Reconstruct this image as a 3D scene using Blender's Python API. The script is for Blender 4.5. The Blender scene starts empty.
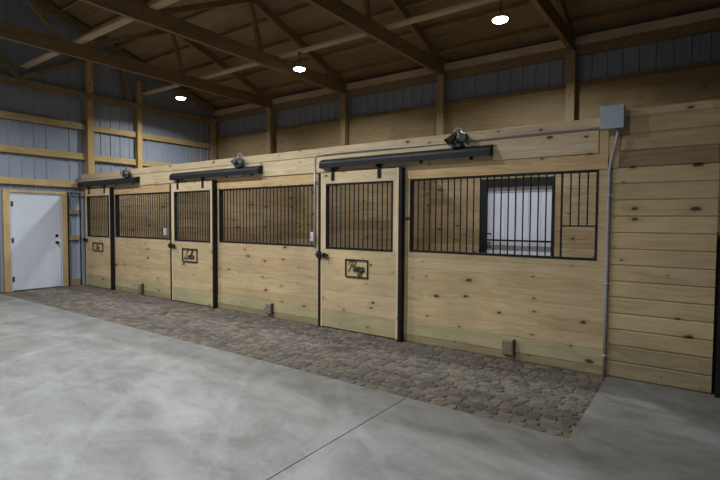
import bpy, bmesh, math, random
from mathutils import Vector, Matrix
random.seed(7)
C = bpy.context.scene.collection

# ------------------------------------------------------------------ mesh helpers
def new(): return bmesh.new()

def box(bm, x0, x1, y0, y1, z0, z1, bevel=0.0):
    vs = [bm.verts.new(p) for p in ((x0,y0,z0),(x1,y0,z0),(x1,y1,z0),(x0,y1,z0),(x0,y0,z1),(x1,y0,z1),(x1,y1,z1),(x0,y1,z1))]
    fs = [bm.faces.new([vs[i] for i in q]) for q in ((3,2,1,0),(4,5,6,7),(0,1,5,4),(1,2,6,5),(2,3,7,6),(3,0,4,7))]
    if bevel:
        es = set(e for f in fs for e in f.edges)
        bmesh.ops.bevel(bm, geom=list(es), offset=bevel, segments=1, affect='EDGES')

def bar(bm, a, b, w, h, up=(0,0,1)):
    """rectangular stick from a to b, w across, h along the up direction"""
    a = Vector(a); b = Vector(b); d = (b-a).normalized(); u = Vector(up)
    s = d.cross(u).normalized(); u = s.cross(d).normalized()
    vs = []
    for p in (a, b):
        for i, j in ((-1,-1),(1,-1),(1,1),(-1,1)):
            vs.append(bm.verts.new(p + s*(i*w/2) + u*(j*h/2)))
    for q in ((0,1,2,3),(7,6,5,4),(0,4,5,1),(1,5,6,2),(2,6,7,3),(3,7,4,0)):
        bm.faces.new([vs[i] for i in q])

def tube(bm, pts, r, n=10, cap=True, radii=None):
    pts = [Vector(p) for p in pts]; rings = []
    ref = None
    for i, p in enumerate(pts):
        d = (pts[min(i+1,len(pts)-1)] - pts[max(i-1,0)]).normalized()
        if ref is None:
            ref = Vector((0,0,1)) if abs(d.z) < .9 else Vector((1,0,0))
        s = d.cross(ref).normalized(); ref = s.cross(d).normalized()
        rr = radii[i] if radii else r
        rings.append([bm.verts.new(p + (s*math.cos(t)+ref*math.sin(t))*rr) for t in [2*math.pi*k/n for k in range(n)]])
    for a, b in zip(rings, rings[1:]):
        for k in range(n):
            f = bm.faces.new((a[k], a[(k+1)%n], b[(k+1)%n], b[k])); f.smooth = True
    if cap:
        bm.faces.new(list(reversed(rings[0]))); bm.faces.new(rings[-1])

def extrude_profile(bm, prof, axis, a, b):
    """closed 2-D profile swept along an axis; prof pairs are the two other axes in order"""
    def mk(v, u, w):
        return {'x': (v,u,w), 'y': (u,v,w), 'z': (u,w,v)}[axis]
    A = [bm.verts.new(mk(a,u,w)) for u, w in prof]; B = [bm.verts.new(mk(b,u,w)) for u, w in prof]
    n = len(prof)
    for k in range(n): bm.faces.new((A[k], A[(k+1)%n], B[(k+1)%n], B[k]))
    bm.faces.new(A); bm.faces.new(list(reversed(B)))

def obj(name, bm, mat, parent=None):
    bmesh.ops.recalc_face_normals(bm, faces=bm.faces[:])
    me = bpy.data.meshes.new(name); bm.to_mesh(me); bm.free()
    if mat: me.materials.append(mat)
    o = bpy.data.objects.new(name, me); C.objects.link(o)
    if parent:
        o.parent = parent
        o.matrix_parent_inverse = Matrix.Translation(parent.location).inverted()
    return o

def tag(o, label, cat, group=None, kind=None):
    o['label'] = label; o['category'] = cat
    if group: o['group'] = group
    if kind: o['kind'] = kind
    return o

def thing(name, label, cat, loc, group=None):
    o = bpy.data.objects.new(name, None); o.location = loc; o.empty_display_size = .1
    C.objects.link(o); return tag(o, label, cat, group)

def struct(name, bm, mat, parent=None, label=None):
    o = obj(name, bm, mat, parent)
    if not parent: o['kind'] = 'structure'
    if label: o['label'] = label
    return o

# ------------------------------------------------------------------ materials
class N:
    def __init__(s, name, rough=.6, metal=0, spec=.5):
        s.m = bpy.data.materials.new(name); s.m.use_nodes = True
        s.t = s.m.node_tree; s.p = s.t.nodes['Principled BSDF']
        s.p.inputs['Roughness'].default_value = rough; s.p.inputs['Metallic'].default_value = metal
        s.p.inputs['Specular IOR Level'].default_value = spec
    def n(s, kind, **kw):
        d = s.t.nodes.new(kind)
        for k, v in kw.items(): setattr(d, k, v)
        return d
    def l(s, a, b): s.t.links.new(a, b)
    def math(s, op, a, b=None, c=None, clamp=False):
        d = s.n('ShaderNodeMath', operation=op, use_clamp=clamp)
        for i, v in enumerate((a, b, c)):
            if v is None: continue
            if isinstance(v, (int, float)): d.inputs[i].default_value = v
            else: s.l(v, d.inputs[i])
        return d.outputs[0]
    def ramp(s, fac, stops):
        d = s.n('ShaderNodeValToRGB'); e = d.color_ramp.elements
        while len(e) < len(stops): e.new(.5)
        for i, (p, c) in enumerate(stops):
            e[i].position = p; e[i].color = (*c, 1) if len(c) == 3 else c
        s.l(fac, d.inputs[0]); return d.outputs[0]
    def mix(s, fac, a, b, mode='MIX'):
        d = s.n('ShaderNodeMix', data_type='RGBA', blend_type=mode)
        for i, v in ((0, fac), (6, a), (7, b)):
            if isinstance(v, (int, float)): d.inputs[i].default_value = v
            elif isinstance(v, tuple): d.inputs[i].default_value = (*v, 1)
            else: s.l(v, d.inputs[i])
        return d.outputs[2]
    def noise(s, vec, scale, detail=3, rough=.55, dist=0):
        d = s.n('ShaderNodeTexNoise'); d.inputs['Scale'].default_value = scale
        d.inputs['Detail'].default_value = detail; d.inputs['Roughness'].default_value = rough
        d.inputs['Distortion'].default_value = dist
        if vec: s.l(vec, d.inputs['Vector'])
        return d.outputs['Fac']
    def pos(s):
        g = s.n('ShaderNodeNewGeometry'); x = s.n('ShaderNodeSeparateXYZ'); s.l(g.outputs['Position'], x.inputs[0])
        return g.outputs['Position'], x.outputs
    def comb(s, x, y, z):
        d = s.n('ShaderNodeCombineXYZ')
        for i, v in enumerate((x, y, z)):
            if isinstance(v, (int, float)): d.inputs[i].default_value = v
            else: s.l(v, d.inputs[i])
        return d.outputs[0]
    def bump(s, h, strength, dist=.01):
        d = s.n('ShaderNodeBump'); d.inputs['Strength'].default_value = strength; d.inputs['Distance'].default_value = dist
        s.l(h, d.inputs['Height']); s.l(d.outputs[0], s.p.inputs['Normal'])
    def done(s, col=None):
        if col is not None:
            if isinstance(col, tuple): s.p.inputs['Base Color'].default_value = (*col, 1)
            else: s.l(col, s.p.inputs['Base Color'])
        return s.m

def wood(name, light, dark, grain='x', across='z', bh=.14, z0=0.0, knots=1.0, tint=.16, length=3.66, rough=.62, strip=False):
    m = N(name, rough, 0, .3); P, xyz = m.pos(); ax = {'x': 0, 'y': 1, 'z': 2}
    g, a = xyz[ax[grain]], xyz[ax[across]]
    third = xyz[3 - ax[grain] - ax[across]]
    row = m.math('FLOOR', m.math('DIVIDE', m.math('ADD', a, -z0), bh))
    seg = m.math('FLOOR', m.math('DIVIDE', m.math('ADD', g, m.math('MULTIPLY', row, 1.37)), length))
    wn = m.n('ShaderNodeTexWhiteNoise', noise_dimensions='3D')
    oi = m.n('ShaderNodeObjectInfo')
    m.l(m.comb(row, seg, oi.outputs['Random']), wn.inputs['Vector']); r = wn.outputs['Value']
    warp = m.noise(m.comb(m.math('MULTIPLY', g, 1.1), m.math('MULTIPLY', a, 5), m.math('ADD', m.math('MULTIPLY', third, 5), m.math('MULTIPLY', r, 40))), 1, 2)
    aa = m.math('ADD', m.math('MULTIPLY', a, 30), m.math('MULTIPLY', warp, 9))
    fine = m.noise(m.comb(m.math('MULTIPLY', g, 1.6), aa, m.math('ADD', m.math('MULTIPLY', third, 30), m.math('MULTIPLY', r, 17))), 1.0, 5, .6)
    col = m.ramp(fine, [(.3, dark), (.62, light)])
    big = m.noise(P, 1.4, 3)
    col = m.mix(1.0, col, m.ramp(big, [(.3, (.86,.86,.88)), (.7, (1.08,1.05,1.0))]), 'MULTIPLY')
    v = m.math('ADD', m.math('MULTIPLY', r, 2*tint), 1 - tint)
    col = m.mix(1.0, col, m.comb(v, m.math('POWER', v, 1.12), m.math('POWER', v, 1.35)), 'MULTIPLY')
    if knots:
        vo = m.n('ShaderNodeTexVoronoi', voronoi_dimensions='2D', feature='F1'); vo.inputs['Scale'].default_value = 1
        vo.inputs['Randomness'].default_value = .95
        kn = m.noise(P, 22, 2)
        m.l(m.comb(m.math('ADD', m.math('MULTIPLY', g, 2.4), m.math('MULTIPLY', kn, .07)), m.math('ADD', m.math('MULTIPLY', a, 5.0), m.math('MULTIPLY', kn, .12)), 0), vo.inputs['Vector'])
        sx = m.n('ShaderNodeSeparateColor'); m.l(vo.outputs['Color'], sx.inputs[0])
        size = m.math('MULTIPLY', m.math('POWER', sx.outputs[0], 2.0), .135*knots)
        ratio = m.math('DIVIDE', vo.outputs['Distance'], m.math('MAXIMUM', size, .008))
        k = m.ramp(ratio, [(.0, (.95,.95,.95)), (.62, (.8,.8,.8)), (1.0, (0,0,0))])
        halo = m.ramp(m.math('DIVIDE', ratio, 3.2), [(0, (.42,.42,.42)), (1, (0,0,0))])
        col = m.mix(halo, col, tuple(c*f for c, f in zip(dark, (.72, .58, .4))))
        col = m.mix(k, col, (.032, .018, .009))
    m.bump(fine, .25, .002)
    return m.done(col)

PINE_L, PINE_D = (.57, .435, .255), (.44, .32, .17)
M = {}
M['pine'] = wood('pine_boards', PINE_L, PINE_D, bh=.1335, z0=.25, tint=.07)
M['pine_door'] = wood('pine_door_boards', (.59,.46,.275), (.48,.36,.20), bh=.135, z0=.26, tint=.08)
M['pine_lap'] = wood('pine_lap_boards', (.55,.43,.245), (.43,.32,.17), bh=.155, tint=.12)
M['header'] = wood('header_boards', (.66,.53,.35), (.50,.38,.22), bh=.13, z0=2.24, tint=.07, knots=.8)
M['casing'] = wood('casing_boards', (.62,.44,.23), (.46,.30,.14), bh=.2, tint=.05, knots=.7)
M['treated'] = wood('treated_skirt_board', (.46,.40,.235), (.36,.32,.175), bh=.3, tint=.06, length=2.9)
M['sill'] = wood('ground_contact_board', (.36,.29,.165), (.25,.20,.11), bh=.3, z0=-.02, tint=.05, length=2.9)
M['stile'] = wood('pine_stiles', (.68,.53,.34), (.55,.41,.24), grain='z', across='x', bh=3, knots=.5, tint=.05)
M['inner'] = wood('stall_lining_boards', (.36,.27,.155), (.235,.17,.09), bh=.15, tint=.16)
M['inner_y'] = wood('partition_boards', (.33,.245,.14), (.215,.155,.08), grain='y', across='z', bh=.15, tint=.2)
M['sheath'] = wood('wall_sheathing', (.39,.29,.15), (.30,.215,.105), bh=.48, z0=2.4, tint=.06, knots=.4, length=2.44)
M['dark_plank'] = wood('dark_brown_plank', (.34,.235,.135), (.25,.165,.09), bh=.2, tint=.03)
M['post'] = wood('timber_posts', (.40,.30,.165), (.28,.20,.10), grain='z', across='x', bh=4, tint=.08, knots=.5)
M['girt'] = wood('timber_girts', (.50,.37,.17), (.36,.255,.11), grain='y', across='z', bh=5, tint=.06, knots=.5)
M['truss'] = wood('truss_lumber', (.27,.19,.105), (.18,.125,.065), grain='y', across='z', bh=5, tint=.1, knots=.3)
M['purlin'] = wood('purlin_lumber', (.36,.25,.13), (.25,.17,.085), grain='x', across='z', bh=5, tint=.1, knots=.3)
M['brace'] = wood('brace_lumber', (.62,.50,.36), (.50,.38,.26), grain='x', across='y', bh=5, tint=.05, knots=.3)
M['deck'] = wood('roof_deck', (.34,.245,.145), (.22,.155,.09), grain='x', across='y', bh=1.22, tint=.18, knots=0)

def plain(name, col, rough=.5, metal=0, var=.12, scale=6, spec=.5):
    m = N(name, rough, metal, spec); P, _ = m.pos()
    f = m.noise(P, scale, 4)
    c = m.ramp(f, [(.3, tuple(v*(1-var) for v in col)), (.7, tuple(min(1, v*(1+var)) for v in col))])
    m.l(m.math('ADD', m.math('MULTIPLY', f, .25), rough-.12), m.p.inputs['Roughness'])
    return m.done(c)
M['black'] = plain('black_powder_coat', (.010,.010,.011), .55, 0, .12, 6, .25)
M['hood'] = plain('black_track_hood', (.014,.015,.018), .48, 0, .12, 6, .3)
M['siding'] = plain('blue_grey_metal_siding', (.27,.30,.365), .42, .0, .07, 2)
M['white_door'] = plain('white_door_paint', (.56,.59,.66), .45, 0, .03, 3)
M['white'] = plain('white_plastic', (.55,.55,.54), .4, 0, .03)
M['grey_box'] = plain('blue_grey_enclosure', (.36,.42,.48), .45, .0, .05)
M['galv'] = plain('galvanised_conduit', (.46,.43,.46), .4, .35, .1, 20)
M['lampmetal'] = plain('dark_green_lamp_metal', (.055,.065,.06), .4, .2)
M['brownbox'] = plain('grey_brown_box', (.21,.17,.13), .6, .0, .15, 20)
M['brownside'] = plain('dark_box_side', (.06,.055,.03), .7)
M['steel'] = plain('brushed_steel', (.45,.45,.45), .35, .9)
M['reflector'] = plain('pale_lamp_reflector', (.62,.64,.68), .3, .2)

def concrete():
    m = N('polished_concrete', .4, 0, .5); P, xyz = m.pos()
    big = m.noise(P, .75, 8, .66, .8)
    mid = m.noise(m.comb(m.math('ADD', m.math('MULTIPLY', xyz[0], .8), m.math('MULTIPLY', xyz[1], .35)), m.math('MULTIPLY', xyz[1], 1.35), 0), 2.6, 9, .7, .5)
    fine = m.noise(P, 55, 5)
    c = m.ramp(big, [(.30, (.125,.117,.100)), (.44, (.172,.168,.156)), (.66, (.232,.229,.224))])
    c2 = m.ramp(mid, [(.32, (.70,.69,.66)), (.5, (1.0,1.0,1.0)), (.68, (1.24,1.24,1.26))])
    c = m.mix(1.0, c, c2, 'MULTIPLY')
    c = m.mix(1.0, c, m.ramp(fine, [(.3, (.88,.88,.88)), (.7, (1.10,1.10,1.10))]), 'MULTIPLY')
    # thin curved trowel scratches and small drip stains
    v = m.n('ShaderNodeTexWave', wave_type='RINGS', rings_direction='Z'); v.inputs['Scale'].default_value = .35
    v.inputs['Distortion'].default_value = 2.2; v.inputs['Detail'].default_value = 2; m.l(P, v.inputs['Vector'])
    c = m.mix(m.ramp(v.outputs['Fac'], [(.965, (0,0,0)), (.998, (.07,.07,.07))]), c, (.55,.57,.58))
    vo = m.n('ShaderNodeTexVoronoi', feature='F1'); vo.inputs['Scale'].default_value = 1.3; m.l(P, vo.inputs['Vector'])
    sp = m.math('ADD', vo.outputs['Distance'], m.math('MULTIPLY', m.noise(P, 12, 3), .12))
    c = m.mix(m.ramp(sp, [(.085, (.5,.5,.5)), (.125, (0,0,0))]), c, (.15,.155,.15))
    m.l(m.ramp(big, [(.3, (.52,.52,.52)), (.7, (.33,.33,.33))]), m.p.inputs['Roughness'])
    m.bump(m.math('ADD', m.math('MULTIPLY', fine, .3), mid), .12, .004)
    return m.done(c)
M['concrete'] = concrete()

def stones():
    m = N('rounded_paver_stone', .75, 0, .3); P, xyz = m.pos()
    g = m.n('ShaderNodeAttribute', attribute_name='shade'); r = g.outputs['Fac']
    c = m.ramp(r, [(0, (.080,.070,.064)), (.35, (.110,.095,.085)), (.7, (.137,.117,.098)), (1, (.17,.144,.112))])
    f = m.noise(P, 25, 5)
    c = m.mix(1.0, c, m.ramp(f, [(.3, (.75,.75,.75)), (.7, (1.25,1.22,1.18))]), 'MULTIPLY')
    m.bump(f, .5, .006); return m.done(c)
M['stone'] = stones()
def sand():
    m = N('tan_joint_sand', .9, 0, .2); P, _ = m.pos()
    f = m.noise(P, 3.0, 5)
    c = m.ramp(f, [(.35, (.11,.095,.07)), (.55, (.165,.135,.085)), (.72, (.28,.215,.105))])
    m.bump(m.noise(P, 90, 3), .6, .004); return m.done(c)
M['sand'] = sand()

def emit(name, col, strength):
    m = bpy.data.materials.new(name); m.use_nodes = True; t = m.node_tree
    t.nodes.remove(t.nodes['Principled BSDF']); e = t.nodes.new('ShaderNodeEmission')
    e.inputs[0].default_value = (*col, 1); e.inputs[1].default_value = strength
    t.links.new(e.outputs[0], t.nodes['Material Output'].inputs[0]); return m
M['lens'] = emit('lit_lamp_lens', (.88, .95, 1), 14)

# ------------------------------------------------------------------ key sizes
XL, XR = -11.5, 4.6           # left and right end walls
YB, YF = 3.66, -10.97         # back wall, aisle side wall behind the camera
EAVE, RIDGE_Y, PITCH = 4.62, -3.655, 1/3
def roof_z(y): return EAVE + (7.315 - abs(y - RIDGE_Y)) * PITCH
TRUSS_X = [-11.40, -9.10, -6.69, -4.27, -1.87, .55, 2.96]

# ------------------------------------------------------------------ floor
bm = new()
JX = -2.0
XE, YE = -.71, -1.66          # corner of the stone strip
g = .004
box(bm, XL-.2, JX-g, YF-.2, YE, -.15, 0)
box(bm, JX+g, XE, YF-.2, YE, -.15, 0)
box(bm, XE, XR+.2, YF-.2, 0.0, -.15, 0)
box(bm, JX-.02, JX+.02, YF-.2, YE, -.16, -.006)
struct('floor', bm, M['concrete'])
bm = new(); box(bm, XL-.2, XR+.2, 0.0, YB+.2, -.15, -.0)
struct('floor_stalls', bm, M['sand'])
bm = new(); box(bm, XL-.2, XE, YE, 0, -.15, -.006)
bed = struct('cobblestone_bed', bm, M['sand'])
# individual rounded stones, relaxed voronoi-like cells from a jittered brick grid
bm = new(); lay = bm.verts.layers.float.new('shade')
rowh = .086; y = YE + .01; k = 0
while y < -.02:
    x = XL + .02 + random.uniform(0, .1)
    hh = rowh
    while x < XE - .03:
        w = random.uniform(.075, .15); w = min(w, XE - .01 - x)
        if w > .045:
            cx, cy = x + w/2, y + hh/2 + random.uniform(-.016, .016)
            cy = max(cy, YE + hh*.5 - .004); cy = min(cy, -.05)
            n = random.choice((7, 8, 9)); a0 = random.uniform(0, 6.28); sh = random.random()
            rx, ry = w*.5 - .0005, hh*.54
            rot = random.uniform(-.25, .25); ht = random.uniform(-.003, .003)
            outl = []
            for i in range(n):
                t = a0 + i*2*math.pi/n + random.uniform(-.18, .18)
                c_, s_ = math.cos(t), math.sin(t)
                q = (abs(c_)**3.6 + abs(s_)**3.6)**(-1/3.6) * random.uniform(.93, 1.0)
                px, py = rx*q*c_, ry*q*s_
                outl.append((cx + px*math.cos(rot*.5) - py*math.sin(rot*.5), cy + px*math.sin(rot*.5) + py*math.cos(rot*.5)))
            rings = []
            for f, z in ((1, -.02), (.97, -.004), (.86, .001)):
                rings.append([bm.verts.new((cx + (px-cx)*f, cy + (py-cy)*f, z + ht)) for px, py in outl])
            for A, B in zip(rings, rings[1:]):
                for i in range(n): bm.faces.new((A[i], A[(i+1) % n], B[(i+1) % n], B[i]))
            bm.faces.new(rings[-1])
            for R in rings:
                for vv in R: vv[lay] = sh
        x += w + .003
    y += rowh; k += 1
st = obj('cobblestone_paving', bm, M['stone']); st['kind'] = 'structure'
st['label'] = 'strip of small rounded brown cobblestones along the foot of the stalls'

# ------------------------------------------------------------------ board walls
def boards(bm, x0, x1, y0, y1, z0, z1, bh=.1335, zs=None, ch=.0035, front=-1):
    """horizontal boards with chamfered edges filling x0..x1, z0..z1; seams continue from zs"""
    zs = z0 if zs is None else zs
    k = math.floor((z0 - zs)/bh + 1e-6); 
    while True:
        a = max(z0, zs + k*bh); b = min(z1, zs + (k+1)*bh); k += 1
        if a >= z1 - 1e-4: break
        if b - a < .004: continue
        e = min(ch, (b-a)/3)
        if front < 0: prof = [(y1, a), (y0+e, a), (y0, a+e), (y0, b-e), (y0+e, b), (y1, b)]
        else: prof = [(y0, a), (y1-e, a), (y1, a+e), (y1, b-e), (y1-e, b), (y0, b)]
        extrude_profile(bm, prof, 'x', x0, x1)

WINS = [(-10.04, -8.03), (-6.62, -4.47), (-2.94, -.835)]
WZ0, WZ1 = 1.12, 2.01
SX0, SX1 = -11.5, -.79        # stall fronts
PARTS = [-8.10, -4.42, -.745]
# stretches of fixed front between the door openings
FIX = [(-10.14, -8.02), (-6.74, -4.40), (-3.08, -.75)]
bm = new()
for (fx0, fx1), (wx0, wx1) in zip(FIX, WINS):
    boards(bm, fx0, fx1, 0, .04, .25, WZ0, zs=.25)
    box(bm, fx0, wx0, 0, .04, WZ0, WZ1); box(bm, wx1, fx1, 0, .04, WZ0, WZ1)
box(bm, -.75, -.718, .0, .04, 0, 2.0); box(bm, -.75, -.663, .0, .04, 2.016, 2.38)
struct('wall_front', bm, M['pine'])
bm = new()
for (fx0, fx1) in FIX: box(bm, fx0, fx1, -.008, .04, .088, .248, .003)
struct('baseboard_front', bm, M['treated'])
bm = new()
for (fx0, fx1) in FIX: box(bm, fx0, fx1, -.005, .04, 0, .085, .003)
struct('trim_8', bm, M['sill'], label='weathered brown board at ground level under the stall fronts')
# casing board above the windows, header boards
bm = new(); box(bm, SX0, -.755, -.012, .04, WZ1, 2.155, .003)
struct('trim_1', bm, M['casing'], label='golden casing board right above the stall windows')
bm = new(); box(bm, SX0, -.84, -.03, .04, 2.165, 2.385, .004)
struct('trim_2', bm, M['header'], label='wide header board carrying the door tracks')
bm = new(); box(bm, SX0, -.70, -.02, .10, 2.392, 2.505, .004)
struct('trim_3', bm, M['header'], label='narrow top board capping the stall fronts')
bm = new()
boards(bm, -.715, .10, .0, .04, .31, 2.015, bh=.155, zs=0, ch=.013)
boards(bm, -.66, .10, .0, .04, 2.17, 2.56, bh=.155, zs=0, ch=.013)
boards(bm, .235, XR, .0, .04, 0, 2.56, bh=.155, zs=0, ch=.013)
boards(bm, .10, .235, .0, .04, 2.2, 2.56, bh=.155, zs=0, ch=.013)
struct('wall_right', bm, M['pine_lap'])
bm = new(); boards(bm, -.715, .10, 0, .04, 0, .31, bh=.155, zs=0, ch=.012)
struct('trim_9', bm, M['sill'], label='two weathered boards at the foot of the lap board wall')
bm = new(); box(bm, -.66, .10, 0, .04, 2.017, 2.168, .006)
struct('trim_4', bm, M['dark_plank'], label='single darker brown plank in the lap board wall')

# black steel channel standing at the right end of the board wall
def channel(name, label, x0, x1, y0, y1, z1, group=None):
    bm = new()
    t = .006
    box(bm, x0, x1, y0, y0+t, 0, z1); box(bm, x0, x0+t, y0+t, y1, 0, z1); box(bm, x1-t, x1, y0+t, y1, 0, z1)
    box(bm, x0, x1, y0, y1-.001, z1, z1+.004)
    box(bm, x0-.0005, x1+.02, y0-.012, y1-.001, 0, .012)
    o = obj(name, bm, M['black']); return tag(o, label, 'post', group)
channel('steel_post', 'black steel channel post at the far right edge of the lap board wall', .125, .215, -.06, 0, 2.15)

# stall side walls
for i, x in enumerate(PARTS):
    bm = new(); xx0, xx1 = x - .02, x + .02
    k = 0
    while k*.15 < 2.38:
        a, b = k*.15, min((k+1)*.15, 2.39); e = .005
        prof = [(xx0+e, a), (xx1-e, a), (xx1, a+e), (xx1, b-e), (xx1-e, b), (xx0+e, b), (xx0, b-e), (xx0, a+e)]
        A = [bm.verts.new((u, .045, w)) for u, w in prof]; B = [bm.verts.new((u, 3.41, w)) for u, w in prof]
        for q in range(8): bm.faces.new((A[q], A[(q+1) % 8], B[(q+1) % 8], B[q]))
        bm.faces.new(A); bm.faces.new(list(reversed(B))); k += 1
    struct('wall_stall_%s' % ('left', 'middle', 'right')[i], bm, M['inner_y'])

# ------------------------------------------------------------------ metal siding
def siding_profile(a, b, pitch=.229):
    """points along the wall: (s, depth) ribs standing out by 19 mm"""
    pts = []; s = math.ceil(a/pitch)*pitch
    pts.append((a, 0))
    while s < b - .03:
        if s - .03 > a:
            pts += [(s-.026, 0), (s-.012, .019), (s+.012, .019), (s+.026, 0)]
            pts += [(s+.085, 0), (s+.09, .004), (s+.10, .004), (s+.105, 0)] if s + .11 < b else []
        s += pitch
    pts.append((b, 0)); return pts
def siding(bm, axis, plane, sgn, a, b, z0, z1, ztop=None):
    pts = siding_profile(a, b); cols = []
    for s, d in pts:
        zt = ztop(s) if ztop else z1
        p = (s, plane + sgn*d) if axis == 'x' else (plane + sgn*d, s)
        q = (s, plane - sgn*.02) if axis == 'x' else (plane - sgn*.02, s)
        cols.append((bm.verts.new((*p, z0)), bm.verts.new((*p, zt)), bm.verts.new((*q, z0)), bm.verts.new((*q, zt))))
    for A, B in zip(cols, cols[1:]):
        bm.faces.new((A[0], B[0], B[1], A[1])); bm.faces.new((A[2], A[3], B[3], B[2]))
        bm.faces.new((A[1], B[1], B[3], A[3])); bm.faces.new((A[0], A[2], B[2], B[0]))
    for c in (cols[0], cols[-1]): bm.faces.new((c[0], c[1], c[3], c[2]))

DY0, DY1, DZ = -1.39, -.475, 2.0        # entry door
bm = new(); top = lambda y: roof_z(y) - .02
siding(bm, 'y', XL-.04, 1, YF, DY0-.04, 0, 0, top)
siding(bm, 'y', XL-.04, 1, DY0-.04, DY1+.04, DZ+.03, 0, top)
siding(bm, 'y', XL-.04, 1, DY1+.04, YB, 0, 0, top)
struct('wall_left', bm, M['siding'])
bm = new(); siding(bm, 'x', YB+.04, -1, XL-.06, -3.42, 0, EAVE-.03)
siding(bm, 'x', YB+.04, -1, -3.42, -2.13, 2.32, EAVE-.03)
siding(bm, 'x', YB+.04, -1, -2.13, XR+.06, 0, EAVE-.03)
struct('wall_back', bm, M['siding'])
bm = new(); siding(bm, 'x', YF-.04, 1, XL-.06, XR+.06, 0, EAVE-.03)
struct('wall_aisle', bm, M['siding'])
bm = new(); siding(bm, 'y', XR+.04, -1, YF, YB, 0, 0, top)
struct('wall_end', bm, M['siding'])
# brown sheathing on the back wall, leaving the rear stall doorway open
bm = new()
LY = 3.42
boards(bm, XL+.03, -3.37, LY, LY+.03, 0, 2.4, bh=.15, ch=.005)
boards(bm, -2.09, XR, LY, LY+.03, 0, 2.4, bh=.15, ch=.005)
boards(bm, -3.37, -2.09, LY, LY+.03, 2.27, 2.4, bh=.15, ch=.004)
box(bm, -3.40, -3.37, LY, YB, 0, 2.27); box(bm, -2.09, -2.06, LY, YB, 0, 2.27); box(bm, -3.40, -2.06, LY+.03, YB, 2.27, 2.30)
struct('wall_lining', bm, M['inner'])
bm = new()
boards(bm, XL, XR, YB-.03, YB, 2.402, 3.84, bh=.72, zs=2.402, ch=.006)
struct('wall_sheathing', bm, M['sheath'])
bm = new(); box(bm, XL, XR, YB-.07, YB-.03, 3.80, 3.85, .003)
struct('trim_5', bm, M['truss'])
bm = new(); box(bm, XL, XR, YB-.07, YB, 4.30, 4.46, .003)
struct('trim_6', bm, M['truss'], label='dark eave board along the top of the back wall')
bm = new(); box(bm, XL, XR, YB-.10, YB-.02, 4.462, 4.60, .002)
struct('trim_7', bm, M['brace'], label='paler board under the roof edge')
# lining of the first stall on the end wall, and planks left of the entry door
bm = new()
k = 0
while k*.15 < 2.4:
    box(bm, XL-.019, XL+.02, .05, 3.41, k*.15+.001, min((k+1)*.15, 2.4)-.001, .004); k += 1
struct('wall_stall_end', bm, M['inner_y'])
bm = new()
for k in range(15): box(bm, XL-.019, XL+.012, YF+.05, -1.60, k*.146+.001, (k+1)*.146-.001, .004)
struct('wall_wainscot', bm, M['inner_y'])

# ------------------------------------------------------------------ entry door
bm = new(); fx = XL + .055
for a, b in ((DY0-.15, DY0-.035), (DY1+.03, DY1+.13)): box(bm, XL-.02, fx, a, b, 0, 2.09, .004)
box(bm, XL-.02, fx-.005, DY0-.035, DY1+.03, DZ+.035, 2.085, .003)
fr = struct('door_frame', bm, wood('door_frame_wood', (.55,.40,.20), (.42,.29,.13), grain='z', across='y', bh=4, knots=.4, tint=.05))
bm = new(); box(bm, XL-.03, XL+.02, DY0, DY1, .012, DZ, .004)
# shallow raised rails of a steel door edge
d = struct('door_1', bm, M['white_door'])
bm = new()
box(bm, XL-.02, XL+.03, DY0-.03, DY0-.006, 0, DZ+.02); box(bm, XL-.02, XL+.03, DY1+.006, DY1+.028, 0, DZ+.02)
box(bm, XL-.02, XL+.03, DY0-.03, DY1+.028, DZ+.006, DZ+.03)
obj('door_stop', bm, M['white_door'], d)
bm = new(); tube(bm, [(XL+.02, DY1-.08, .98), (XL+.028, DY1-.08, .98)], .032, 14)
tube(bm, [(XL+.028, DY1-.08, .98), (XL+.05, DY1-.08, .98), (XL+.06, DY1-.08, .98), (XL+.085, DY1-.08, .98), (XL+.092, DY1-.08, .98)], .02, 14, radii=[.012,.012,.026,.028,.014])
o = obj('door_knob', bm, M['black'], d)
bm = new(); tube(bm, [(XL+.02, DY1-.08, 1.13), (XL+.038, DY1-.08, 1.13)], .03, 14); box(bm, XL+.036, XL+.05, DY1-.086, DY1-.074, 1.11, 1.15)
obj('deadbolt', bm, M['black'], d)
for z in (.25, 1.05, 1.8):
    bm = new(); tube(bm, [(XL+.028, DY0-.003, z-.05), (XL+.028, DY0-.003, z+.05)], .012, 8); box(bm, XL+.018, XL+.026, DY0, DY0+.035, z-.05, z+.05)
    obj('hinge', bm, M['lampmetal'], d)
bm = new(); box(bm, XL-.02, XL+.05, DY0, DY1, 0, .011); obj('threshold', bm, M['lampmetal'], d)

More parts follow.
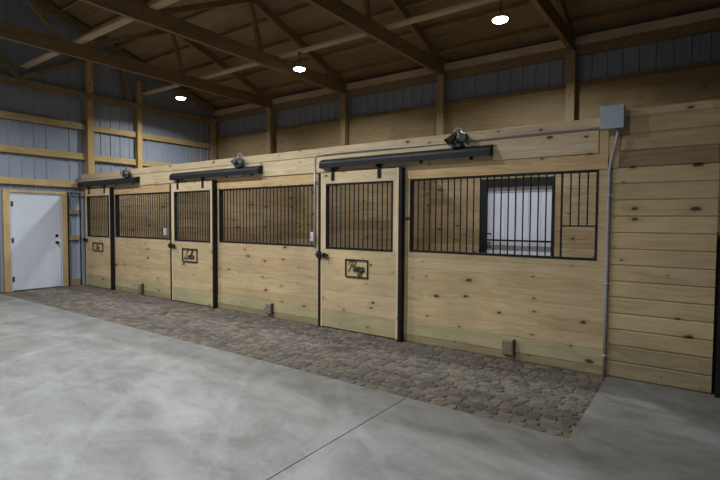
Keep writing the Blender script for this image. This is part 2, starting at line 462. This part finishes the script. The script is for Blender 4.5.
# ------------------------------------------------------------------ timber posts and girts
post_lab = {
 -9.10: 'timber wall post on the back wall above the stall furthest from the camera',
 -6.69: 'timber wall post on the back wall above the middle stall',
 -4.27: 'timber wall post on the back wall behind the middle twin floodlight gap',
 -1.87: 'timber wall post on the back wall nearest left of the grey junction box',
  .55: 'timber wall post on the back wall beyond the right edge of the picture'}
post_lab[-4.27] = 'timber wall post on the back wall left of the third twin floodlight'
for x in TRUSS_X[1:-1]:
    bm = new(); box(bm, x-.07, x+.07, YB-.2, YB-.072, 0 if x not in () else 2.4, 4.36, .005)
    tag(obj('timber_post', bm, M['post']), post_lab[x], 'post')
bm = new(); box(bm, XL+.02, XL+.17, YB-.22, YB-.075, 2.4, 4.36, .005)
tag(obj('timber_post', bm, M['post']), 'timber corner post where the siding wall meets the back wall', 'post')
for y, w, lab in ((.15, .14, 'timber post on the blue siding wall right above the first stall door'), (1.32, .12, 'timber post on the blue siding wall midway above the first stall')):
    bm = new(); box(bm, XL-.02, XL+.13, y-w/2, y+w/2, 2.41 if y < 1 else 2.41, roof_z(y)-.5, .005)
    tag(obj('timber_post', bm, wood('gable_post_wood', (.52,.36,.15), (.37,.245,.095), grain='z', across='y', bh=4, knots=.5, tint=.06)), lab, 'post')
bays = [(-5.5, .078, 'beside the first post'), (.222, 1.258, 'between the two posts'), (1.382, YB-.23, 'between post and corner')]
for zi, (z, word) in enumerate(((2.20, 'lowest'), (2.84, 'second'), (3.52, 'topmost'))):
    for a, b, where in bays:
        if z < 2.4 and a > 0: continue
        bm = new(); box(bm, XL-.02, XL+.045, a, b, z, z+.14, .004)
        w2 = {'beside the first post': 'above the white entry door', 'between the two posts': 'between the two wall posts', 'between post and corner': 'between wall post and far corner'}[where]
        tag(obj('timber_girt', bm, M['girt']), '%s horizontal timber girt on the blue siding %s' % (word, w2), 'girt')
for z, lab in ((1.60, 'short upper timber girt between the entry door frame and first stall'), (1.02, 'short lower timber girt between the entry door frame and first stall')):
    bm = new(); box(bm, XL-.02, XL+.03, DY1+.14, -.06, z, z+.10, .003)
    tag(obj('timber_girt', bm, M['deck']), lab, 'girt')
bm = new(); box(bm, XL-.02, XL+.02, DY1+.14, -.06, 0, .14, .003)
tag(obj('splash_board', bm, M['deck']), 'dark splash board on the floor between entry door and first stall', 'board')

# ------------------------------------------------------------------ roof
bm = new()
for a, b in ((YB+.3, RIDGE_Y), (YF-.3, RIDGE_Y)):
    za, zb = EAVE - .3*PITCH + .09, roof_z(RIDGE_Y) + .09
    vs = [bm.verts.new(p) for p in ((XL-.3,a,za),(XR+.3,a,za),(XR+.3,b,zb),(XL-.3,b,zb),(XL-.3,a,za+.03),(XR+.3,a,za+.03),(XR+.3,b,zb+.03),(XL-.3,b,zb+.03))]
    for q in ((3,2,1,0),(4,5,6,7),(0,1,5,4),(1,2,6,5),(2,3,7,6),(3,0,4,7)): bm.faces.new([vs[i] for i in q])
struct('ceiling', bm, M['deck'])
n = 0
for side in (1, -1):
    for k in range(12):
        y = RIDGE_Y + side*(.15 + k*.62)
        z = roof_z(y) + .042
        bm = new(); nrm = Vector((0, side*PITCH, 1)).normalized()
        bar(bm, (XL-.02, y, z), (XR+.02, y, z), .04, .085, up=nrm)
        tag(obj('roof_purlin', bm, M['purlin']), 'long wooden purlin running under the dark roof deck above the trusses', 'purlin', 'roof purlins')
def truss(x, label):
    t = thing('roof_truss', label, 'truss', (x, YB-.1, 4.36))
    w = .075; zb = 4.36 if x > -11 else 4.19
    bm = new(); box(bm, x-w/2, x+w/2, YF+.02, YB-.105, zb, zb+(.24 if x > -11 else .16), .004); obj('bottom_chord', bm, M['truss'], t)
    for s in (1, -1):
        e = RIDGE_Y + s*7.2
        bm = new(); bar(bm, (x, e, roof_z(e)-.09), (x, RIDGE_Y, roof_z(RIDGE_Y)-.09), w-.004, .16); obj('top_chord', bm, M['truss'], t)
    zc = zb + .12 if x > -11 else zb + .15
    nodes = [(RIDGE_Y + s*2.42, zc) for s in (1, -1)]
    for s, (ny, nz) in zip((1, -1), nodes):
        my = RIDGE_Y + s*4.4
        for a, b in (((ny, nz), (RIDGE_Y, roof_z(RIDGE_Y)-.15)), ((ny, nz), (my, roof_z(my)-.15)), ((my+s*.3, zc), (my, roof_z(my)-.15))):
            bm = new(); bar(bm, (x, a[0], a[1]), (x, b[0], b[1]), w-.012, .085, up=(0, 1, .3)); obj('web', bm, M['truss'], t)
truss_lab = ['gable end roof truss against the blue siding wall', 'roof truss over the first stall near the furthest lamp', 'roof truss over the middle stall right of the far lamp',
 'roof truss over the near stall between the two larger lamps', 'roof truss meeting the back wall post left of the grey box', 'roof truss nearest above the right edge', 'roof truss beyond the right edge of the picture']
for x, l in zip(TRUSS_X, truss_lab): truss(x, l)
for y, lab in ((1.47, 'pale lateral brace board on the trusses carrying the three stall lamps'), (-1.12, 'pale lateral brace board on the trusses over the aisle')):
    bm = new(); box(bm, XL+.06, XR-.06, y-.07, y+.07, 4.601, 4.64, .003)
    tag(obj('lateral_brace', bm, M['brace']), lab, 'brace')

# ------------------------------------------------------------------ lamps
LP = [(-9.88, 1.47, 'small round white ceiling lamp furthest away over the first stall'), (-6.16, 1.47, 'round white ceiling lamp over the middle stall'), (-2.37, 1.47, 'largest looking round white ceiling lamp over the near stall')]
LP2 = [(-9.10, -2.55), (-6.69, -2.55), (-4.27, -2.55), (-1.87, -4.5), (-6.69, -7.4), (-1.87, -8.6)]
W1, W2 = 72, 92
def lamp(x, y, zt, label, watts, group=None):
    t = thing('ceiling_lamp', label, 'lamp', (x, y, zt), group)
    zl = 4.36
    if zt > 4.5:
        bm = new(); tube(bm, [(x,y,zt-.001), (x,y,zl-.001)], .009, 8); box(bm, x-.03, x+.03, y-.03, y+.03, zt-.015, zt-.001); obj('stem', bm, M['lampmetal'], t)
    bm = new(); tube(bm, [(x,y,zl-.001), (x,y,zl-.025), (x,y,zl-.03), (x,y,zl-.055)], .1, 24, radii=[.045,.045,.09,.115]); obj('housing', bm, M['white'], t)
    bm = new(); tube(bm, [(x,y,zl-.056), (x,y,zl-.075), (x,y,zl-.088), (x,y,zl-.094)], .1, 24, radii=[.104,.10,.075,.03]); obj('lens', bm, M['lens'], t)
    L = bpy.data.lights.new('ceiling_lamp_light', 'AREA'); L.shape = 'DISK'; L.size = .18; L.energy = watts; L.color = (.92, .965, 1.0); L.spread = math.radians(156)
    o = bpy.data.objects.new('lamp_light', L); o.location = (x, y, zl-.1); C.objects.link(o)
for x, y, l in LP: lamp(x, y, 4.60, l, W1)
for x, y in LP2: lamp(x, y, 4.36, 'round white ceiling lamp out of view lighting the aisle', W2, 'aisle ceiling lamps')

# ------------------------------------------------------------------ grilles
def grille(t, x0, x1, y0, y1, z0, z1, nb, fw=.022, parent_label=None, feed=None):
    bm = new()
    box(bm, x0, x0+fw, y0, y1, z0, z1); box(bm, x1-fw, x1, y0, y1, z0, z1)
    box(bm, x0+fw, x1-fw, y0, y1, z0, z0+fw); box(bm, x0+fw, x1-fw, y0, y1, z1-fw, z1)
    yb = (y0+y1)/2
    if feed:
        fx, fz = feed; box(bm, fx-.009, fx+.009, yb-.009, yb+.009, z0+fw, z1-fw)
        box(bm, fx-.008, x1-fw, yb-.008, yb+.008, fz-.008, fz+.008)
    f = obj('grille_frame', bm, M['black'], t)
    for i in range(nb):
        x = x0 + fw + (x1-x0-2*fw)*(i+1)/(nb+1)
        zb = z0+fw
        if feed and abs(x-feed[0]) < .03: continue
        if feed and x > feed[0]+.02: zb = feed[1]
        bm = new(); tube(bm, [(x, yb, zb), (x, yb, z1-fw)], .0075, 6, cap=False)
        o = obj('bar', bm, M['black'], t if t.type == 'EMPTY' and t.name.startswith('window') else f)
wl = ['black barred window grille of the first stall, furthest left', 'black barred window grille of the middle stall', 'wide black barred window grille with a feed gap, near stall']
for i, (a, b) in enumerate(WINS):
    t = thing('window_grille', wl[i], 'window grille', ((a+b)/2, 0, WZ0))
    grille(t, a+.001, b-.001, -.006, .07, WZ0+.001, WZ1-.001, (24, 26, 25)[i], .022 if i < 2 else .020, feed=(-1.178, 1.457) if i == 2 else None)

# ------------------------------------------------------------------ sliding stall doors
def stroke(bm, pts, r):
    """smooth round wire through the points (catmull-rom)"""
    P = [Vector(p) for p in pts]; out = []
    for i in range(len(P)-1):
        p0, p1, p2, p3 = P[max(i-1,0)], P[i], P[i+1], P[min(i+2,len(P)-1)]
        for k in range(5):
            t = k/5
            out.append(.5*((2*p1) + (-p0+p2)*t + (2*p0-5*p1+4*p2-p3)*t*t + (-p0+3*p1-3*p2+p3)*t**3))
    out.append(P[-1]); tube(bm, out, r, 6)
# cursive strokes, unit height letters
CUR = {
 'P': ([[(.18,-.02),(.26,.4),(.34,.86)], [(.02,.66),(.05,.9),(.3,1.0),(.56,.92),(.6,.7),(.44,.52),(.28,.5)]], .52),
 'e': ([[(0,.12),(.12,.2),(.26,.36),(.2,.46),(.08,.36),(.08,.12),(.18,.02),(.34,.14)]], .3),
 'p': ([[(.0,.12),(.1,.42),(.02,-.3)], [(.08,.3),(.2,.46),(.32,.34),(.26,.08),(.1,.06)]], .36),
 'g': ([[(.28,.38),(.12,.44),(.02,.22),(.12,.02),(.26,.2),(.32,.42),(.24,-.2),(.08,-.34),(-.06,-.2),(.3,.06),(.44,.16)]], .44),
 'L': ([[(.42,.8),(.3,1.0),(.2,.8),(.18,.3),(.04,.06),(.0,.0),(.2,.06),(.42,-.02),(.52,.1)]], .48),
 'o': ([[(.2,.42),(.04,.34),(.02,.1),(.16,.02),(.28,.2),(.2,.42),(.36,.36)]], .34),
 'l': ([[(0,.1),(.2,.6),(.26,.95),(.14,1.0),(.1,.6),(.1,.1),(.2,.02),(.32,.12)]], .28),
 'a': ([[(.28,.36),(.12,.44),(.02,.22),(.12,.02),(.24,.16),(.3,.42),(.28,.08),(.4,.06)]], .38),
 'E': ([[(.5,.86),(.26,1.0),(.08,.84),(.22,.58),(.4,.54),(.18,.48),(.02,.2),(.2,.0),(.52,.16)]], .56),
}
def plaque(t, word, x0, x1, y, z0, z1, label):
    bm = new(); fw = .013 if word == 'Peeg' else .016
    for q in ((x0,x0+fw,z0,z1), (x1-fw,x1,z0,z1), (x0+fw,x1-fw,z0,z0+fw), (x0+fw,x1-fw,z1-fw,z1)):
        box(bm, q[0], q[1], y-.014, y-.001, q[2], q[3])
    f = obj('name_plaque', bm, M['black'], t); f['label'] = label
    W = sum(CUR[c][1] for c in word); h = (z1-z0)*.62; sc = min(h*1.3, (x1-x0-.04)/(W+.22))
    cx = (x0+x1)/2 - (W+.22)*sc*1.0/2; base = (z0+z1)/2 - h*(.30 if word == 'Peeg' else .42)
    bm = new(); adv = 0
    for c in word:
        for s in CUR[c][0]:
            stroke(bm, [(cx + (adv + px + pz*.28)*sc, y-.008, base + pz*h) for px, pz in s], .006)
        adv += CUR[c][1]
    obj('lettering', bm, M['black'], f)

DOORS = [(-11.24, -10.105, 'Eo', (-10.90, -10.45)), (-7.915, -6.70, 'Lola', (-7.58, -7.14)), (-4.325, -3.062, 'Peeg', (-3.885, -3.515))]
dl = ['sliding pine stall door furthest left beside the entry door', 'sliding pine stall door in the middle of the row', 'nearest sliding pine stall door, with the largest plaque']
pl = ['small black open frame plaque with faint lettering', 'black plaque with looping script letters', 'black plaque with a large script name starting with P']
DF, DB, DT = -.062, -.014, 2.155   # front, back, top of the doors
for i, (x0, x1, word, (s0, s1)) in enumerate(DOORS):
    t = thing('stall_door', dl[i], 'door', ((x0+x1)/2, (DF+DB)/2, 0))
    wx0, wx1, wz0, wz1 = x0+.09, x1-.085, 1.11, 2.0
    bm = new(); boards(bm, x0+.035, x1-.035, DF+.004, DB, .262, wz0, bh=.1355, zs=.262, ch=.003)
    obj('panel', bm, M['pine_door'], t)
    bm = new(); box(bm, x0+.035, x1-.035, DF+.004, DB, .02, .26, .003)
    o = obj('kick_board', bm, M['treated'], t); o['label'] = 'greenish treated bottom board'
    bm = new(); box(bm, x0, x0+.035, DF, DB, .012, DT, .002); box(bm, x1-.035, x1, DF, DB, .012, DT, .002)
    box(bm, x0+.035, wx0, DF+.004, DB, wz0, wz1); box(bm, wx1, x1-.035, DF+.004, DB, wz0, wz1)
    obj('stile', bm, M['stile'], t)
    bm = new(); box(bm, x0+.035, x1-.035, DF+.002, DB, wz1, DT, .002); obj('top_rail', bm, M['header'], t)
    g = new(); grille(t, wx0+.001, wx1-.001, DF-.004, DB+.004, wz0+.001, wz1-.001, (12, 13, 13)[i])
    g.free()
    for hx in (x0 + (x1-x0)*.17, x0 + (x1-x0)*.77):
        bm = new(); box(bm, hx-.028, hx+.028, DF-.008, DF-.001, 2.04, 2.215, .002)
        tube(bm, [(hx, DF-.014, 2.08), (hx, DF-.006, 2.08)], .009, 6); tube(bm, [(hx, DF-.014, 2.13), (hx, DF-.006, 2.13)], .009, 6)
        tube(bm, [(hx-.02, -.055, 2.21), (hx+.02, -.055, 2.21)], .014, 8)
        obj('hanger', bm, M['black'], t)
    # latch: keeper block on the door edge, bolt and handle
    bm = new(); lz = 1.02 if i else 1.03
    box(bm, x0-.055, x0+.02, DF-.034, DF-.004, lz-.045, lz+.045, .005)
    tube(bm, [(x0-.07, DF-.03, lz), (x0+.16, DF-.03, lz)], .013, 8)
    tube(bm, [(x0+.13, DF-.03, lz), (x0+.14, DF-.06, lz-.01), (x0+.17, DF-.065, lz-.035)], .012, 8)
    box(bm, x0+.07, x0+.10, DF-.046, DF-.002, lz-.03, lz+.03, .004)
    obj('latch', bm, M['black'], t)
    plaque(t, word, s0, s1, DF, .745 if i else .80, .985, pl[i])

# black channels on either side of each door
pp = ['furthest left stall door', 'middle stall door', 'nearest stall door']
for i, (a, b) in enumerate(((-10.092, -10.066), (-6.688, -6.655), (-3.047, -3.003))):
    channel('guide_post', 'black steel guide post on the right side of the %s' % pp[i], a, b, -.092, -.013, 2.15)
t = thing('siding_frame', 'slim black steel frame around the siding strip beside the first stall', 'frame', (XL+.04, -.19, 0))
for a, b, c, e, nm in ((-.335, -.315, 0, 2.08, 'upright'), (-.085, -.065, 0, 2.08, 'upright'), (-.315, -.085, 2.06, 2.08, 'top_bar')):
    bm = new(); box(bm, XL+.031, XL+.055, a, b, c, e, .002); obj(nm, bm, M['black'], t)
for i, (a, b) in enumerate(((-11.30, -11.247), (-7.985, -7.925), (-4.385, -4.333))):
    bm = new(); box(bm, a, b, -.05, .035, 0, 2.16 if i == 2 else 2.155, .003)
    tag(obj('door_jamb', bm, M['black']), 'slim black steel jamb on the left side of the %s' % pp[i], 'jamb')

# ------------------------------------------------------------------ sliding tracks with hoods
tl = ['black track hood over the furthest left stall door', 'black track hood over the middle stall door', 'longest looking black track hood over the nearest stall door']
TR = [(-11.44, -9.02), (-7.86, -5.52), (-4.30, -1.885)]
for i, (a, b) in enumerate(TR):
    t = thing('door_track', tl[i], 'track', ((a+b)/2, -.07, 2.2))
    bm = new()
    yb = -.032; zt = 2.335
    # bent sheet hood: back flange, sloped top, rounded nose and lip
    prof = [(yb, 2.345), (yb, 2.333), (-.075, 2.322), (-.118, 2.296), (-.126, 2.27), (-.126, 2.215), (-.118, 2.215), (-.118, 2.268), (-.111, 2.288), (-.073, 2.312), (yb+.0, 2.322), (yb, 2.31), (yb-.004, 2.31), (yb-.004, 2.345)]
    prof = [(yb, 2.34), (yb, 2.318), (-.073, 2.311), (-.110, 2.288), (-.118, 2.268), (-.118, 2.215), (-.127, 2.212), (-.127, 2.272), (-.118, 2.298), (-.076, 2.325)]
    extrude_profile(bm, prof, 'x', a, b); obj('hood', bm, M['hood'], t)
    bm = new(); prof = [(-.040,2.30),(-.092,2.30),(-.092,2.222),(-.076,2.222),(-.076,2.230),(-.084,2.230),(-.084,2.292),(-.048,2.292),(-.048,2.230),(-.056,2.230),(-.056,2.222),(-.040,2.222)]
    extrude_profile(bm, prof, 'x', a+.02, b-.02); obj('rail', bm, M['hood'], t)
    for ex in (a, b-.012):
        bm = new(); extrude_profile(bm, [(yb, 2.341), (yb, 2.212), (-.130, 2.209), (-.130, 2.274), (-.12, 2.302), (-.077, 2.329)], 'x', ex-.001, ex+.013)
        obj('end_cap', bm, M['black'], t)
    for q in range(4):
        x = a + .25 + q*(b-a-.5)/3; bm = new(); box(bm, x-.02, x+.02, -.040, -.031, 2.19, 2.31, .002)
        obj('bracket', bm, M['black'], t)

# ------------------------------------------------------------------ twin floodlights sitting on the hoods
def flood(x, label):
    y, z = -.085, 2.346
    t = thing('twin_floodlight', label, 'floodlight', (x, y, z))
    bm = new(); box(bm, x-.05, x+.05, y-.035, y+.05, z-.012, z+.022, .006)
    tube(bm, [(x, y, z+.02), (x, y, z+.075)], .016, 10); obj('base', bm, M['lampmetal'], t)
    for s, dz in ((-1, 0), (1, .01)):
        d = Vector((s*.5, -.42, -.8 + (0 if s < 0 else .25))).normalized(); p = Vector((x + s*.024, y-.005, z+.098+dz))
        a = p - d*.015
        bm = new()
        tube(bm, [a, a+d*.025, a+d*.04, a+d*.07, a+d*.105], .04, 18, cap=False, radii=[.018,.029,.031,.042,.056])
        tube(bm, [a-d*.004, a], .02, 12)
        hd = obj('lamp_head', bm, M['lampmetal'], t)
        bm = new(); tube(bm, [a+d*.072, a+d*.078], .040, 18); obj('lamp_glass', bm, M['reflector'], hd)
        bm = new(); tube(bm, [(x, y, z+.06), (x+s*.02, y, z+.08), tuple(a)], .009, 8); obj('swivel_arm', bm, M['lampmetal'], t)
    bm = new(); tube(bm, [(x + .045*math.cos(q), y+.02, z+.115 + .045*math.sin(q)) for q in [math.pi*j/10 for j in range(11)]], .004, 6)
    obj('wire_loop', bm, M['galv'], t)
    t.scale = (1.22, 1.1, 1.3)
flood(-2.285, 'dark twin floodlight on the track hood of the nearest stall door')
flood(-6.02, 'dark twin floodlight on the track hood of the middle stall door')
flood(-9.42, 'dark twin floodlight on the track hood furthest left')

# ------------------------------------------------------------------ electrics
t = thing('junction_box', 'blue grey square metal junction box above the conduit at the wall top', 'box', (-.72, -.05, 2.37))
bm = new(); box(bm, -.815, -.62, -.12, -.021, 2.375, 2.585, .006); obj('enclosure', bm, M['grey_box'], t)
bm = new(); box(bm, -.818, -.617, -.130, -.121, 2.372, 2.588, .004); obj('cover', bm, M['grey_box'], t)
bm = new()
for px, pz in ((-.80, 2.39), (-.635, 2.39), (-.80, 2.57), (-.635, 2.57)): tube(bm, [(px, -.133, pz), (px, -.129, pz)], .006, 8)
obj('cover_screw', bm, M['steel'], t)
def conduit(name, label, pts, r, straps):
    t = thing(name, label, 'conduit', pts[-1])
    bm = new(); tube(bm, pts, r, 10); obj('pipe', bm, M['galv'], t)
    for (x, z) in straps:
        bm = new(); tube(bm, [(x, pts[-1][1], z-.012), (x, pts[-1][1], z+.012)], r+.003, 10); box(bm, x-.035, x+.035, -.004, -.0005, z-.012, z+.012); obj('strap', bm, M['galv'], t)
pts = [(-.672, -.07, 2.372), (-.674, -.07, 2.32), (-.685, -.066, 2.25), (-.712, -.05, 2.14), (-.735, -.028, 2.04), (-.742, -.02, 1.95), (-.742, -.018, 1.0), (-.742, -.018, 0.0)]
conduit('electrical_conduit', 'grey metal conduit running from the junction box down to the floor', pts, .015, [(-.742, 1.75), (-.742, .9), (-.742, .2)])
bm = new()
xs = [-.82 - k*.12 for k in range(31)]
pts = [(x, -.040, 2.408 - .008*math.sin((x+.8)*2.6)) for x in xs]
pts += [(-4.44, -.040, 2.39), (-4.452, -.044, 2.33)]
tube(bm, pts, .007, 8)
tag(obj('armoured_cable', bm, M['galv']), 'thin grey cable along the header from junction box to the middle stall', 'cable')
t = thing('electrical_conduit', 'slim grey conduit left of the nearest stall door ending at a switch', 'conduit', (-4.452, -.044, 1.1))
bm = new(); tube(bm, [(-4.452, -.044, 2.345), (-4.452, -.044, 1.9), (-4.452, -.044, 1.1)], .011, 8); obj('pipe', bm, M['galv'], t)
bm = new(); box(bm, -4.475, -4.43, -.045, -.0125, 2.04, 2.06); obj('strap', bm, M['galv'], t)
def switch(x, lab):
    t = thing('switch_box', lab, 'switch', (x, -.03, 1.22))
    bm = new(); box(bm, x-.03, x+.03, -.052, -.007, 1.20, 1.33, .006); obj('housing', bm, M['white'], t)
    bm = new(); box(bm, x-.008, x+.008, -.062, -.051, 1.25, 1.28, .002); obj('toggle', bm, M['white'], t)
switch(-4.502, 'small white switch box beside the conduit left of the nearest stall door')
switch(-8.16, 'small white switch box at the right end of the furthest window grille')
for x, l in ((-1.675, 'small square brown grey box low on the skirt board of the near stall'), (-5.38, 'small brown grey box low on the skirt board of the middle stall'), (-9.02, 'small brown grey box low on the skirt board of the first stall')):
    t = thing('floor_box', l, 'box', (x, -.03, .05))
    bm = new(); box(bm, x-.07, x+.045, -.05, -.0085, .055, .205, .005); obj('housing', bm, M['brownbox'], t)
    bm = new(); box(bm, x+.046, x+.066, -.058, -.0085, .045, .225, .003); obj('side_strip', bm, M['brownside'], t)  # thin upright strip in a darker brown along the box's right side

# ------------------------------------------------------------------ rear stall doorway
t = thing('white_panel_door', 'white door panel behind the black rear gate of the near stall', 'door', (-2.73, 3.50, 0))
bm = new()
for k in range(6):
    a = -3.365 + k*.2117; box(bm, a+.002, a+.2097, 3.48, 3.51, .01, 2.265, .004)
obj('panel', bm, M['white_door'], t)
bm = new(); box(bm, -3.365, -2.095, 3.465, 3.479, 2.03, 2.13, .002); obj('rail', bm, M['white_door'], t)
t = thing('steel_gate', 'black steel gate frame with a crossbar at the rear of the near stall', 'gate', (-2.73, 3.40, 0))
gy0, gy1 = 3.375, 3.415
bm = new()
box(bm, -3.37, -3.265, gy0, gy1, .01, 2.27, .004); box(bm, -2.105, -2.07, gy0, gy1, .01, 2.27, .004)
box(bm, -3.265, -2.105, gy0, gy1, 2.14, 2.27, .004); box(bm, -3.265, -2.105, gy0, gy1, 1.14, 1.17); box(bm, -3.265, -2.105, gy0, gy1, .01, .06); box(bm, -3.265, -2.105, gy0, gy1, .55, .59)
f = obj('gate_frame', bm, M['black'], t)
for z in (1.03, 1.27):
    bm = new(); box(bm, -3.29, -3.15, gy0-.015, gy0-.001, z-.014, z+.014, .003); obj('latch', bm, M['black'], t)

# ------------------------------------------------------------------ camera and world
cam = bpy.data.cameras.new('camera'); co = bpy.data.objects.new('camera', cam); C.objects.link(co)
cam.sensor_width = 36; cam.lens = 476/720*36; cam.clip_start = .05; cam.clip_end = 100
yaw, pit, rol = .624, -.041, .006
R = Matrix.Rotation(yaw, 4, 'Z') @ Matrix.Rotation(pit, 4, 'X') @ Matrix.Rotation(-rol, 4, 'Y') @ Matrix.Rotation(math.pi/2, 4, 'X')
co.matrix_world = Matrix.Translation((0, -5.13, 1.5)) @ R
bpy.context.scene.camera = co
w = bpy.data.worlds.new('world'); bpy.context.scene.world = w; w.use_nodes = True
bg = w.node_tree.nodes['Background']; bg.inputs[0].default_value = (.02, .025, .035, 1); bg.inputs[1].default_value = .3
vs = bpy.context.scene.view_settings
vs.view_transform = 'Standard'; vs.look = 'None'; vs.gamma = 1; vs.use_curve_mapping = False; vs.exposure = 0.02
